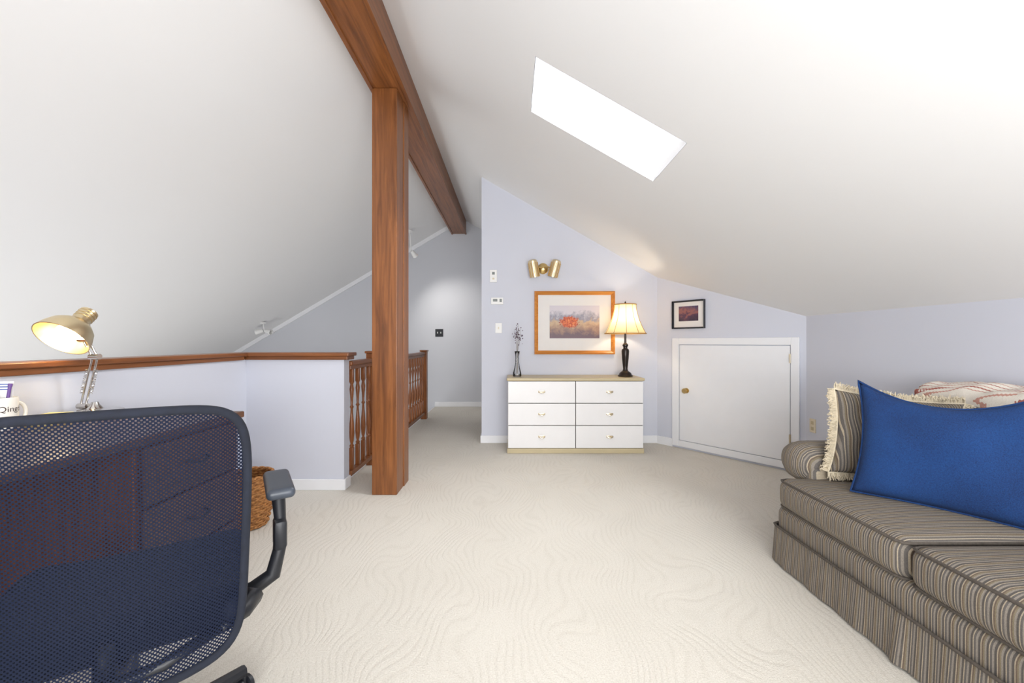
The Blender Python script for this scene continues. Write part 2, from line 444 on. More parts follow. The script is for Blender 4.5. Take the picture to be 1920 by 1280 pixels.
box("baseboard_diagonal", -0.01, 0.195, -0.013, 0, 0, 0.085, M_trim, M=MD, **S)
box("baseboard_diagonal", 1.393, DL+.01, -0.013, 0, 0, 0.085, M_trim, M=MD, **S)
box("trim_4", -1.375, -1.36, 3.33, YE, -0.27, 0.0, M_trim, **S)
bm = bmesh.new(); pris(bm, [(-5.6, zl(-5.6)-0.075), (-1.05, zl(-1.05)-0.075), (-1.05, zl(-1.05)-.001), (-5.6, zl(-5.6)-.001)], YE-0.02, YE)
fin("trim_5", bm, M_trim, **S)

# access door in diagonal wall
s0, s1, S0, S1 = 0.2765, 1.324, 0.195, 1.393
bm = bmesh.new()
bbox(bm, S0, s0-.004, -0.022, 0, 0.02, 1.187, 0.004); bbox(bm, s1+.004, S1, -0.022, 0, 0.02, 1.187, 0.004)
bbox(bm, s0-.004, s1+.004, -0.022, 0, 1.118, 1.187, 0.004); bbox(bm, s0-.004, s1+.004, -0.022, 0, 0.02, 0.085, 0.004)
fin("trim_6", bm, M_trim, M=MD, **S)
door = root("door_1", MD @ Vector((0.8, 0, 0.09)), "low white painted attic access door with brass knob", "door")
door["kind"] = "structure"
box("panel", s0+.003, s1-.003, -0.016, 0.0, 0.09, 1.112, M_trim, door, 0.003, M=MD)
RK = Matrix.Rotation(math.radians(90), 4, 'X')
lathe("knob", [(0.028, 0), (0.028, .006), (0.01, .008), (0.01, .03), (0.024, .038), (0.028, .05), (0.02, .062), (0, .065)], M_brass, door,
      M=MD @ Matrix.Translation((0.36, -0.016, 0.627)) @ RK, seg=20)
for zz in (0.25, 0.96):
    lathe("hinge", [(0, 0), (.008, 0), (.008, .08), (0, .08)], M_brassd, door, M=MD @ Matrix.Translation((s1+.001, -0.026, zz)), seg=10)

# ------------------------------------------------------------------ beam and post
bm = bmesh.new()
pris(bm, [(-1.06, 3.05), (-0.81, 3.05), (-0.81, zr(-.81)-.002), (-.9, ZRG-.003), (-1.06, zl(-1.06)-.002)], YB, YE-.001)
bbox(bm, -1.068, -1.04, YB+.002, YE-.002, 3.038, 3.062, 0.003); bbox(bm, -0.83, -0.802, YB+.002, YE-.002, 3.038, 3.062, 0.003)
fin("beam", bm, M_beam, label="long reddish brown wooden ridge beam under the vaulted ceiling", category="beam")
bm = bmesh.new()
bbox(bm, -1.05, -0.862, 3.115, 3.30, 0, 3.049, 0.005)
bbox(bm, -1.045, -0.855, 3.302, 3.44, 0, 3.049, 0.005)
fin("post", bm, M_post, label="square reddish brown wooden post standing on carpet, carrying the beam", category="post")

# ------------------------------------------------------------------ stair railing
RX = -1.31
rail = root("stair_railing", (RX, 4.8, 0), "dark wooden stair railing with turned balusters beside the carpeted hall", "railing")
def brail(bm, y0, y1):
    bbox(bm, RX-.03, RX+.03, y0, y1, 0.955, 0.995, 0.012, 3); bbox(bm, RX-.018, RX+.018, y0, y1, 0.925, 0.957, 0.004)
bm = bmesh.new(); brail(bm, 3.335, 3.86); fin("handrail", bm, M_capy, rail)
bm = bmesh.new(); brail(bm, 3.95, 6.155); fin("handrail", bm, M_capy, rail)
box("bottom_rail", RX-.025, RX+.025, 3.335, 3.86, 0.07, 0.11, M_capy, rail, 0.005)
box("bottom_rail", RX-.025, RX+.025, 3.95, 6.155, 0.07, 0.11, M_capy, rail, 0.005)
for yy, top in ((3.905, 1.04), (6.2, 1.0)):
    bm = bmesh.new(); bbox(bm, RX-.045, RX+.045, yy-.045, yy+.045, 0, top, 0.004)
    bbox(bm, RX-.056, RX+.056, yy-.056, yy+.056, top, top+.022, 0.006)
    fin("newel_post", bm, M_rail, rail)
bprof = [(0.0, .28), (.013, .28), (.019, .30), (.010, .315), (.016, .34), (.022, .40), (.018, .48), (.011, .56), (.009, .60), (.017, .615), (.009, .63), (.011, .68), (.018, .76), (.012, .80), (.019, .82), (0, .83)]
bm = bmesh.new(); blathe(bm, bprof, None, 12); bbox(bm, -.016, .016, -.016, .016, .105, .285, .003); bbox(bm, -.016, .016, -.016, .016, .815, .93, .003)
ys = [3.335+0.131*(i+.5) for i in range(4)]+[3.95+2.205*(i+.5)/15 for i in range(15)]
b0 = fin("baluster", bm, M_rail, rail, M=Matrix.Translation((RX, ys[0], 0)), smooth='auto')
for yy in ys[1:]:
    c = b0.copy(); c.location = b0.location+Vector((0, yy-ys[0], 0)); c.parent = rail; COL.objects.link(c)

# ------------------------------------------------------------------ dresser
dx0, dx1, dyf, dyb, dz = -0.05, 1.358, 4.27, 4.70, 0.775
dr = root("dresser", ((dx0+dx1)/2, 4.48, 0), "white six-drawer dresser with tan trim against a blue wall", "dresser")
box("body", dx0+.012, dx1-.012, dyf+.02, dyb, 0.05, dz-.03, M_gap, dr, .003)
box("side_panel", dx0+.008, dx0+.0118, dyf+.02, dyb, 0.05, dz-.03, M_dress, dr)
box("side_panel", dx1-.0118, dx1-.008, dyf+.02, dyb, 0.05, dz-.03, M_dress, dr)
box("top", dx0-.006, dx1+.006, dyf-.01, dyb, dz-.03, dz, M_dtan, dr, .01)
box("plinth", dx0, dx1, dyf+.005, dyb, 0.0, 0.05, M_dtan, dr, .004)
rows = [(0.056, 0.284), (0.292, 0.511), (0.519, 0.741)]
cols = [(dx0+.010, (dx0+dx1)/2-.004), ((dx0+dx1)/2+.004, dx1-.010)]
for za, zb in rows:
    for xa, xb in cols:
        d = box("drawer", xa, xb, dyf, dyf+.0195, za, zb, M_dress, dr, .003)
        cx = (xa+xb)/2; cz = (za+zb)/2
        bm = bmesh.new()
        btube(bm, [(cx-.03, dyf, cz+.004), (cx-.028, dyf-.014, cz+.002), (cx, dyf-.022, cz-.006), (cx+.028, dyf-.014, cz+.002), (cx+.03, dyf, cz+.004)], [.006, .006, .009, .006, .006], 8)
        bbox(bm, cx-.036, cx+.036, dyf-.004, dyf, cz-.004, cz+.014, .002)
        fin("handle", bm, M_brassd, d, smooth='auto')

# vase and dried flowers
VX, VY = 0.055, 4.46
lathe("vase", [(0, 0), (.042, 0), (.046, .01), (.044, .04), (.03, .09), (.02, .15), (.02, .22), (.028, .27), (.026, .27), (.018, .22), (.018, .15), (.028, .09), (.041, .04), (.042, .012), (0, .008)],
      M_glass, None, (VX, VY, dz+.001), smooth=True, label="slender clear glass bud vase on the dresser", category="vase")
fl = root("dried_flowers", (VX, VY, dz+.02), "dried purple-brown flower stems standing in a glass vase", "dried flowers")
bs_ = bmesh.new(); bb_ = bmesh.new()
for i in range(8):
    a = random.uniform(0, 6.28); sp_ = random.uniform(.01, .055); h = random.uniform(.42, .60)
    tip = Vector((VX+sp_*math.cos(a), VY+.5*sp_*math.sin(a), dz+h))
    p0 = Vector((VX+.01*math.cos(a), VY+.01*math.sin(a), dz+.03)); mid = Vector((VX+.007*math.cos(a), VY+.007*math.sin(a), dz+.27))
    btube(bs_, [p0, mid, (mid+tip)/2+Vector((0.006, 0, 0)), tip], .001, 5)
    for k in range(9):
        q = tip+Vector((random.gauss(0, .013), random.gauss(0, .010), random.uniform(-.12, .02)))
        bmesh.ops.create_icosphere(bb_, subdivisions=1, radius=random.uniform(.003, .008), matrix=Matrix.Translation(q))
fin("stem", bs_, M_dry, fl); fin("blossom", bb_, M_bud, fl)

# table lamp
LX, LY = 1.215, 4.46
tl = root("table_lamp", (LX, LY, dz), "dark bronze table lamp with lit cream bell shade on the dresser", "lamp")
lathe("base", [(0, 0), (.075, 0), (.078, .012), (.066, .022), (.062, .035), (.045, .05), (.03, .06), (.024, .08), (.028, .12), (.036, .20), (.040, .27), (.036, .29), (.022, .30), (.022, .315), (.03, .325), (.03, .34), (.012, .36), (.010, .50), (0, .50)],
      M_bronze, tl, (LX, LY, dz+.001))
prof = []
for i in range(17):
    t = i/16; prof.append((.112+.102*(1-t)**1.8, .46+t*.31))
bm = bmesh.new(); blathe(bm, prof, Matrix.Translation((LX, LY, dz)), 48)
fin("lamp_shade", bm, M_shade, tl, smooth=True)
bm = bmesh.new()
for k in range(10):
    a = 2*math.pi*k/10+.1
    btube(bm, [(LX+(r+.002)*math.cos(a), LY+(r+.002)*math.sin(a), dz+z) for r, z in prof], .0028, 5)
for rr, zz in ((prof[0][0]+.001, .46), (prof[-1][0]+.001, .77)):
    btube(bm, [(LX+rr*math.cos(2*math.pi*k/40), LY+rr*math.sin(2*math.pi*k/40), dz+zz) for k in range(40)], .006, 6, True)
fin("shade_trim", bm, plain("shade_trim", rgb(176, 136, 80), .8), tl)
lathe("finial", [(0, .78), (.006, .78), (.01, .795), (0, .81)], M_bronze, tl, (LX, LY, dz), seg=10)
bm = bmesh.new()
for a in (0, 2.09, 4.19): btube(bm, [(LX, LY, dz+.775), (LX+.11*math.cos(a), LY+.11*math.sin(a), dz+.768)], .002, 5)
fin("shade_spider", bm, M_brassd, tl)
bm = bmesh.new(); bmesh.ops.create_uvsphere(bm, u_segments=16, v_segments=10, radius=.03, matrix=Matrix.Translation((LX, LY, dz+.56)))
fin("bulb", bm, M_bulb, tl, smooth=True)

# ------------------------------------------------------------------ wall pictures
def picture(label, w, h, fw, matw, Mx, fm, art):
    r = root("framed_picture", Mx @ Vector((0, 0, -h/2)), label, "picture")
    bm = bmesh.new()
    o = [(-w/2, -h/2), (w/2, -h/2), (w/2, h/2), (-w/2, h/2)]
    lay = [(0, 0), (0, -.03), (fw*.35, -.034), (fw*.8, -.022), (fw, -.016), (fw, 0)]
    rings = []
    for ins, y in lay:
        rings.append([bm.verts.new((x-math.copysign(ins, x), y, z-math.copysign(ins, z))) for x, z in o])
    for a, b in zip(rings, rings[1:]):
        for i in range(4): bm.faces.new((a[i], a[(i+1) % 4], b[(i+1) % 4], b[i]))
    fin("frame", bm, fm, r, M=Mx)
    box("mat", -w/2+fw, w/2-fw, -.008, -.004, -h/2+fw, h/2-fw, M_mat, r, M=Mx)
    aw, ah = w/2-fw-matw, h/2-fw-matw
    box("print", -aw, aw, -.010, -.0085, -ah+.01, ah+.01, art, r, M=Mx)
picture("wood-framed watercolour of autumn marsh with red bush", .908, .714, .042, .13, Matrix.Translation((.708, 4.72, 1.362)), M_frame, M_art1)
picture("small black-framed dark print above the attic door", .36, .30, .016, .055, MD @ Matrix.Translation((.376, 0, 1.437)), M_black, M_art2)

# wall sconce
sc = root("wall_sconce", (.351, 4.72, 1.95), "brass double-cylinder wall sconce above the framed picture", "wall lamp")
lathe("backplate", [(0, 0), (.062, 0), (.062, .008), (.05, .02), (.02, .028), (.02, .045), (0, .05)], M_brass, sc, (.351, 4.72, 1.975), Matrix.Rotation(math.radians(90), 3, 'X'), 28)
M_dbr = plain("dark_brass", rgb(120, 92, 50), .4, .8)
for sgn, cx, tilt in ((-1, .24, -10), (1, .475, 14)):
    R = Euler((math.radians(8), math.radians(tilt), 0)).to_matrix()
    hd = lathe("lamp_head", [(.0, .095), (.03, .095), (.05, .08), (.052, .06), (.052, -.10), (.048, -.10), (.048, .06), (0, .07)], M_brassl, sc, (cx, 4.62, 1.965), R, 28)
    bm = bmesh.new()
    for k in range(12):
        a = 2*math.pi*k/12
        btube(bm, [(.0525*math.cos(a), .0525*math.sin(a), -.098), (.0525*math.cos(a), .0525*math.sin(a), .06)], .0036, 5)
    fin("rib", bm, M_dbr, hd, M=Matrix.Translation((cx, 4.62, 1.965)) @ R.to_4x4())
    tube("arm", [(.351, 4.68, 1.975), ((.351+cx)/2, 4.66, 1.985), (cx-sgn*.045, 4.63, 1.975)], .008, M_brass, sc)

def plate(name, label, cat, x0, x1, z0, z1, y, d, mat, extra=None, M=None):
    off = Vector(((x0+x1)/2, y, z0))
    r = root(name, (M @ off) if M else off, label, cat)
    box("cover", x0, x1, y-d, y, z0, z1, mat, r, .003, M=M)
    for e in (extra or []):
        nm, a, b, c, d2, dd, mm = e
        box(nm, a, b, y-d-dd, y-d+.0005, c, d2, mm, r, .001, M=M)
M_grey = plain("grey_display", rgb(120, 126, 124), .3)
plate("thermostat", "white wall thermostat with small display", "thermostat", -.236, -.10, 1.57, 1.645, 4.72, .028, M_white,
      [("display", -.215, -.165, 1.60, 1.63, .002, M_grey), ("dial", -.14, -.115, 1.595, 1.63, .006, M_grey)])
plate("wall_keypad", "tall white wall keypad beside the hall opening", "keypad", -.25, -.17, 1.82, 1.96, 4.72, .022, M_white,
      [("display", -.225, -.195, 1.905, 1.935, .002, M_grey), ("button", -.222, -.198, 1.85, 1.87, .003, M_ivory)])
plate("light_switch", "white light switch plate on blue wall", "light switch", -.19, -.115, 1.245, 1.36, 4.72, .007, M_white,
      [("toggle", -.158, -.147, 1.29, 1.315, .010, M_ivory)])
plate("light_switch", "black two-gang switch plate on the hall wall", "light switch", -1.355, -1.215, 1.235, 1.37, YE, .008, M_black,
      [("toggle", -1.32, -1.308, 1.29, 1.32, .010, M_white), ("toggle", -1.262, -1.25, 1.29, 1.32, .010, M_white)])
MR = Matrix(((0, 1, 0, 0), (-1, 0, 0, 0), (0, 0, 1, 0), (0, 0, 0, 1)))
def outlet(yc, zc):
    plate("wall_outlet", "ivory wall outlet on blue knee wall", "outlet", -yc-.035, -yc+.035, zc-.058, zc+.058, XK, .006, M_ivory,
          [("socket", -yc-.014, -yc+.014, zc+.010, zc+.038, .003, M_dtan), ("socket", -yc-.014, -yc+.014, zc-.038, zc-.010, .003, M_dtan)], M=MR)
outlet(3.51, .44); outlet(3.28, .44)

# ------------------------------------------------------------------ ceiling spotlights
def spot(loc, top, heads, label):
    r = root("track_spotlight", top, label, "spotlight")
    lathe("canopy", [(0, 0), (.05, 0), (.05, -.015), (.02, -.03), (0, -.03)], M_white, r, top, seg=20)
    tube("stem", [top, loc], .008, M_white, r)
    for d in heads:
        d = Vector(d).normalized(); R = d.to_track_quat('-Z', 'Y').to_matrix()
        lathe("lamp_head", [(0, .06), (.025, .055), (.032, .03), (.045, -.06), (.041, -.06), (.028, .02), (0, .03)], M_white, r, Vector(loc)+d*.07, R, 20)
spot((-1.60, 6.6, 2.60), (-1.62, 6.6, zl(-1.62)), [(.3, .5, -.5)], "small white ceiling spotlight near the hall")
spot((-4.05, 6.8, 1.33), (-4.07, 6.8, zl(-4.07)), [(.8, -.1, -.2), (-.8, -.2, -.2)], "white two-head spotlight under the sloped ceiling")

# ------------------------------------------------------------------ sofa
sf = root("sofa", (1.93, 1.4, 0), "striped taupe and charcoal upholstered rolled-arm sofa against the knee wall", "sofa")
SY0, SY1 = .55, 2.2
rbox("body", (1.935, (SY0+SY1)/2, .165), (.545, (SY1-SY0)/2, .135), .045, M_seatY, sf)
bm = bmesh.new(); path = []
for k in range(121):
    y = SY0+(SY1-.03-SY0)*k/120; w = .0035*math.sin(y*31)+.002*math.sin(y*73)
    if abs(y-1.475) < .03: w += .012*math.cos((y-1.475)/.03*math.pi/2)
    path.append((0, y, w))
path2 = [(1.378, y, -1, 0, w) for _, y, w in path]+[(1.384, SY1-.008, -.7, .7, 0), (1.41, SY1+.008, 0, 1, 0)]+[(1.41+1.05*k/40, SY1+.008, 0, 1, .003*math.sin(k*1.1)) for k in range(1, 41)]
rowsk = []
for t in (0, .33, .66, 1):
    rowsk.append([bm.verts.new((x+nx*(w*t+.012*t), y+ny*(w*t+.012*t), .19-.18*t)) for x, y, nx, ny, w in path2])
for a, b in zip(rowsk, rowsk[1:]):
    for i in range(len(a)-1): bm.faces.new((a[i], a[i+1], b[i+1], b[i]))
fin("skirt", bm, M_seatY, sf, smooth=True)
tube("piping", [(1.376, SY0, .192), (1.376, SY1-.03, .192), (1.386, SY1-.004, .192), (1.41, SY1+.008, .192), (2.46, SY1+.008, .192)], .006, M_piping, sf)
def bul(p, h):
    q = p.copy(); f = (1-(p.x/h[0])**2)*(1-(p.y/h[1])**2)
    q.z += (0.028*f if p.z > 0 else 0)
    if p.x < -h[0]*.9: q.x -= .012*(1-(p.z/h[2])**2)*(1-(p.y/h[1])**4)
    return q
def seat_cushion(y0, y1):
    cz, hz = .362, .078
    rr = bmesh.new(); brbox(rr, (1.80, (y0+y1)/2, cz), (.41, (y1-y0)/2, hz), .05, bulge=bul)
    ob = fin("seat_cushion", rr, M_seatY, sf, smooth=True)
    for z in (cz+hz-.014, cz-hz+.014):
        xa = 1.398; r_ = .04
        tube("piping", [(2.1, y1-.012, z), (xa+r_, y1-.010, z), (xa+.010, y1-.018, z), (xa, y1-r_, z), (xa, y0+r_, z), (xa+.010, y0+.018, z), (xa+r_, y0+.010, z), (2.1, y0+.012, z)], .006, M_piping, ob, 8, smooth=True)
seat_cushion(1.478, 2.19); seat_cushion(.70, 1.472)
def arm(yc, sgn):
    bm = bmesh.new()
    brbox(bm, (1.97, yc-sgn*.06, .34), (.44, .06, .17), .03)
    L = [(0, -.02), (.03, -.018), (.06, -.008), (.085, .01), (.10, .035), (.108, .07), (.110, .12), (.110, .5), (.108, .88), (.09, .93), (0, .95)]
    Ms = Matrix.Translation((1.505, yc, .505)) @ Matrix.Diagonal((1, 1.12, .98, 1)) @ Matrix.Rotation(math.radians(90), 4, 'Y')
    blathe(bm, L, Ms, 36)
    fin("arm", bm, M_armst, sf, smooth='auto')
arm(2.245, 1); arm(.56, -1)
rbox("backrest", (2.375, (SY0+SY1)/2+.03, .515), (.115, (SY1-SY0)/2+.07, .365), .07, M_seatY, sf)
for ya, yb in ((1.43, 2.12), (.70, 1.42)):
    rbox("back_cushion", (2.20, (ya+yb)/2, .61), (.055, (yb-ya)/2, .195), .05, M_seatY, sf)

# pillows
def pillow(name, w, h, T, mat, label, Mx, fringe=False, n=28, ct=.09, cb=.09, csd=.09):
    r = root(name, Mx @ Vector((0, 0, -h/2)), label, "pillow")
    bm = bmesh.new(); g = {}
    for s in (1, -1):
        for i in range(n+1):
            for j in range(n+1):
                u, v = -1+2*i/n, -1+2*j/n
                edge = i in (0, n) or j in (0, n)
                if edge and s == -1: g[(s, i, j)] = g[(1, i, j)]; continue
                cc = cb+(ct-cb)*(v+1)/2
                x = u*w/2*(1-csd*(1-v*v)); z = v*h/2*(1-cc*(1-u*u))
                t = T/2*max(0, (1-u*u)*(1-v*v))**.42
                t *= 1+.09*math.sin(5*u+2*v)+.07*math.sin(7*v-3*u)+.06*math.sin(11*u*v+2)
                g[(s, i, j)] = bm.verts.new((x, -s*t, z))
    for s in (1, -1):
        for i in range(n):
            for j in range(n):
                bm.faces.new((g[(s, i, j)], g[(s, i+1, j)], g[(s, i+1, j+1)], g[(s, i, j+1)]))
    ed = []
    for i in range(n): ed.append(g[(1, i, 0)].co.copy())
    for j in range(n): ed.append(g[(1, n, j)].co.copy())
    for i in range(n, 0, -1): ed.append(g[(1, i, n)].co.copy())
    for j in range(n, 0, -1): ed.append(g[(1, 0, j)].co.copy())
    fin("cover", bm, mat, r, M=Mx, smooth=True)
    bm = bmesh.new(); btube(bm, ed, .005, 6, True)
    fin("seam", bm, M_fringe if fringe else mat, r, M=Mx, smooth=True)
    if fringe:
        bm = bmesh.new(); m = len(ed)
        for k in range(m*5):
            a = ed[(k//5) % m]; b = ed[(k//5+1) % m]; p = a.lerp(b, (k % 5)/5)
            d = (b-a).normalized(); o = Vector((d.z, 0, -d.x))
            for q in range(2):
                e1 = p+o*.016+Vector((random.gauss(0, .003), random.gauss(0, .006), random.gauss(0, .003)))
                e2 = p+o*.030+Vector((random.gauss(0, .005), random.gauss(0, .010), random.gauss(0, .005)-.002))
                btube(bm, [p, e1, e2], [.003, .003, .0022], 4)
        f = fin("fringe", bm, M_fringe, r, M=Mx); f["kind"] = "stuff"
def place(bl, br, h, lean, roll=0, lift=0):
    bl, br = Vector(bl), Vector(br); X = (br-bl).normalized(); n = Vector((-X.y, X.x, 0))
    up = (Vector((0, 0, 1))*math.cos(lean)+n*math.sin(lean)).normalized()
    Y = up.cross(X)
    R = Matrix((X, Y, up)).transposed().to_4x4()
    c = (bl+br)/2+up*(h/2+lift)
    return Matrix.Translation(c) @ R @ Matrix.Rotation(roll, 4, 'Y')
pillow("throw_pillow", .56, .51, .16, M_blue, "square blue textured throw pillow on the sofa seat", place((1.57, 1.885, .462), (1.94, 1.52, .462), .50, math.radians(12), math.radians(2)), ct=.36, cb=.04, csd=.11)
pillow("throw_pillow", .54, .42, .12, M_pilS, "striped brown throw pillow with cream fringe on the sofa", place((1.66, 2.07, .475), (2.08, 1.965, .475), .40, math.radians(6), math.radians(6)), fringe=True)

# throw blanket over backrest
bm = bmesh.new()
prof = [(2.236, .83), (2.234, .86), (2.240, .886), (2.262, .902), (2.31, .910), (2.37, .912), (2.43, .909), (2.485, .894), (2.510, .85), (2.514, .6)]
fine = []
for (x0, z0), (x1, z1) in zip(prof, prof[1:]):
    for q in range(3): fine.append((x0+(x1-x0)*q/3, z0+(z1-z0)*q/3))
fine.append(prof[-1])
NY = 90; rows_ = []
for j in range(NY+1):
    y = 2.30-j/NY*1.45
    row = []
    for i, (x, z) in enumerate(fine):
        i3 = i/3
        w = .007*math.sin(y*23+i3*1.3)+.006*math.sin(y*9+1+i3*.5)+.005*math.sin(y*47+i3*2.2)+.007*math.sin(i3*2.6+y*5)
        top = 1 if 2 < i3 < 8 else .2
        e = min(1, (2.30-y)/.06); e = math.sin(e*math.pi/2)
        row.append(bm.verts.new((x+(-abs(w)*.4 if i3 < 3 else 0), y, (z+max(0, w+.014)*top)-(1-e)*.02*top)))
    rows_.append(row)
for a, b in zip(rows_, rows_[1:]):
    for i in range(len(fine)-1): bm.faces.new((a[i], a[i+1], b[i+1], b[i]))
o = fin("throw_blanket", bm, M_blanket, smooth=True, label="cream woven throw with red stripes draped over the sofa back", category="blanket")
md = o.modifiers.new("s", 'SOLIDIFY'); md.thickness = .008; md.offset = 1

# ------------------------------------------------------------------ desk
DZ = .81; dkx0, dkx1, dky0, dky1 = -2.04, -1.31, .45, 2.04
dk = root("desk", (-1.67, 1.25, 0), "dark brown wooden desk with drawers standing along the half wall", "desk")
box("desktop", dkx0, dkx1, dky0, dky1, DZ-.03, DZ, M_desk, dk, .006)
box("pedestal", dkx0+.02, dkx1-.03, 1.47, dky1-.02, .04, DZ-.031, M_deskz, dk, .003)
box("pedestal", dkx0+.02, dkx1-.03, dky0+.02, dky0+.06, .0, DZ-.031, M_deskz, dk, .003)
box("plinth", dkx0+.03, dkx1-.06, 1.49, dky1-.04, 0, .04, M_desk, dk)
box("back_panel", dkx0+.02, dkx0+.04, dky0+.06, 1.47, .02, DZ-.031, M_desk, dk)
for za, zb in ((.07, .30), (.31, .54), (.55, .765)):
    d = box("drawer", dkx1-.03, dkx1-.01, 1.49, dky1-.04, za, zb, M_desk, dk, .004)
    cz = (za+zb)/2; cy = (1.49+dky1-.04)/2
    tube("handle", [(dkx1-.012, cy-.05, cz+.01), (dkx1+.008, cy-.045, cz), (dkx1+.01, cy, cz-.012), (dkx1+.008, cy+.045, cz), (dkx1-.012, cy+.05, cz+.01)], .004, M_bronze, d)

# desk lamp
LB = Vector((-1.93, 1.925, DZ+.001))
dl = root("desk_lamp", LB, "brass articulated desk lamp with lit dome shade", "desk lamp")
lathe("base", [(0, 0), (.105, 0), (.108, .01), (.10, .022), (.03, .03), (.018, .045), (.012, .06), (0, .06)], M_chrome, dl, LB, seg=40)
P0 = LB+Vector((-.055, 0, .04)); P1 = Vector((-1.925, 1.92, 1.08)); P2 = Vector((-1.955, 1.90, 1.16))
for off in (-.012, .012):
    tube("arm", [P0+Vector((off, 0, 0)), P1+Vector((off, 0, 0))], .0045, M_chrome, dl)
    tube("arm", [P1+Vector((off, 0, 0)), P2+Vector((off, 0, .01))], .0045, M_chrome, dl)
bm = bmesh.new()
for off in (-.022, .022):
    q = []
    for k in range(120):
        t = k/119; c = P0.lerp(P1, .25+.5*t); a = t*math.pi*2*14
        q.append(c+Vector((off+.006*math.cos(a), .006*math.sin(a), 0)))
    btube(bm, q, .0014, 4)
fin("spring", bm, M_chrome, dl)
for P in (P0, P1, P2):
    lathe("joint", [(0, -.022), (.013, -.022), (.013, .022), (0, .022)], M_chrome, dl, P, Matrix.Rotation(math.radians(90), 3, 'Y'), 16)
D = (Vector((-.69, -.72, 0))*.5+Vector((0, 0, -.70))+Vector((.72, -.69, 0))*.48).normalized(); R = D.to_track_quat('-Z', 'Y').to_matrix()
HC = Vector((-1.975, 1.86, 1.20))
sS = .97
hd = lathe("lamp_shade", [(r*sS, z*sS) for r, z in [(0, .128), (.030, .128), (.036, .122), (.036, .058), (.040, .052), (.06, .038), (.083, .012), (.098, -.025), (.105, -.055), (.101, -.055), (.094, -.025), (.078, .008), (.056, .03), (.03, .042), (0, .044)]], M_brassl, dl, HC, R, 40)
bm = bmesh.new()
for z in (.11, .095, .08): btube(bm, [(.0355*sS*math.cos(2*math.pi*k/24), .0355*sS*math.sin(2*math.pi*k/24), z*sS) for k in range(24)], .0022, 5, True)
fin("rib", bm, M_brass, hd, M=Matrix.Translation(HC) @ R.to_4x4(), smooth=True)
tube("arm", [P2, P2+Vector((-.0, -.005, .02)), HC-D*.04+Vector((.035, .02, 0))], .006, M_chrome, dl)
bm = bmesh.new(); bmesh.ops.create_uvsphere(bm, u_segments=20, v_segments=12, radius=.042, matrix=Matrix.Translation(HC+D*.012))
fin("bulb", bm, M_bulb, dl, smooth=True)

# mug with lettering
MC = Vector((-1.955, 1.59, DZ+.001)); MRAD = .046; MH = .125
mg = root("mug", MC, "white ceramic mug with dark lettering, holding pens, on the desk", "mug")
lathe("cup", [(0, 0), (.036, 0), (.043, .008), (MRAD, .03), (MRAD, MH-.003), (MRAD-.002, MH), (MRAD-.005, MH-.002), (MRAD-.005, .02), (0, .01)], M_ceram, mg, MC, seg=40)
hd_dir = Vector((.25, .96, 0)).normalized()
tube("handle", [MC+hd_dir*(MRAD-.002+.026*math.sin(t))+Vector((0, 0, .062+.038*math.cos(t))) for t in [math.pi*k/12 for k in range(13)]], .006, M_ceram, mg)
tc = bpy.data.curves.new("lettering", 'FONT'); tc.body = "Qingdao"; tc.size = .030; tc.align_x = 'LEFT'
to = bpy.data.objects.new("tmp_text", tc); COL.objects.link(to)
bpy.context.view_layer.update()
me = bpy.data.meshes.new_from_object(to.evaluated_get(bpy.context.evaluated_depsgraph_get()))
bpy.data.objects.remove(to)
bm = bmesh.new(); bm.from_mesh(me); bpy.data.meshes.remove(me)
bmesh.ops.subdivide_edges(bm, edges=bm.edges, cuts=1)
a0 = math.atan2(-1.59, 1.955)-.20
for v in bm.verts:
    a = a0+v.co.x/MRAD
    v.co = MC+Vector(((MRAD+.0006)*math.cos(a), (MRAD+.0006)*math.sin(a), .072+v.co.y))
fin("lettering", bm, M_ink, mg)
for k, (dx, dy, m, h, rr) in enumerate(((.012, .01, M_purple, .165, .005), (.0, -.014, M_white, .175, .0045))):
    p = root("pen", MC+Vector((dx, dy, .015)), ["purple", "white"][k]+" pen standing in a white mug on the desk", "pen", group="pens in the mug")
    a = MC+Vector((dx*.4, dy*.4, .015)); b = MC+Vector((dx*1.5, dy*1.5, h))
    tube("barrel", [a, b], rr, m, p); tube("cap", [b, b+(b-a).normalized()*.012], rr*1.25, m, p)
Mc = Matrix.Translation(MC+Vector((-.012, .012, 0))) @ Matrix.Rotation(math.radians(48), 4, 'Z') @ Matrix.Rotation(math.radians(3), 4, 'Y')
bk_ = root("bookmark", MC+Vector((-.012, .012, .015)), "white card with blue print standing in a white mug", "card")
box("card", -.022, .022, -.001, .001, .02, .185, M_white, bk_, M=Mc)
bm = bmesh.new()
for zz in (.172, .162, .152): bbox(bm, -.016, .014, -.0016, -.0008, zz, zz+.004)
fin("print", bm, M_bluep, bk_, M=Mc)
bm = bmesh.new()
for k in range(6): bbox(bm, -.045+.001*k, .045-.001*(k % 2), -.06, .06, k*.006, k*.006+.0055, .0)
fin("notepad", bm, M_yellow, M=Matrix.Translation((-1.93, 1.735, DZ+.001)) @ Matrix.Rotation(.2, 4, 'Z'), label="small pale yellow stack of note paper on the desk", category="notepad")

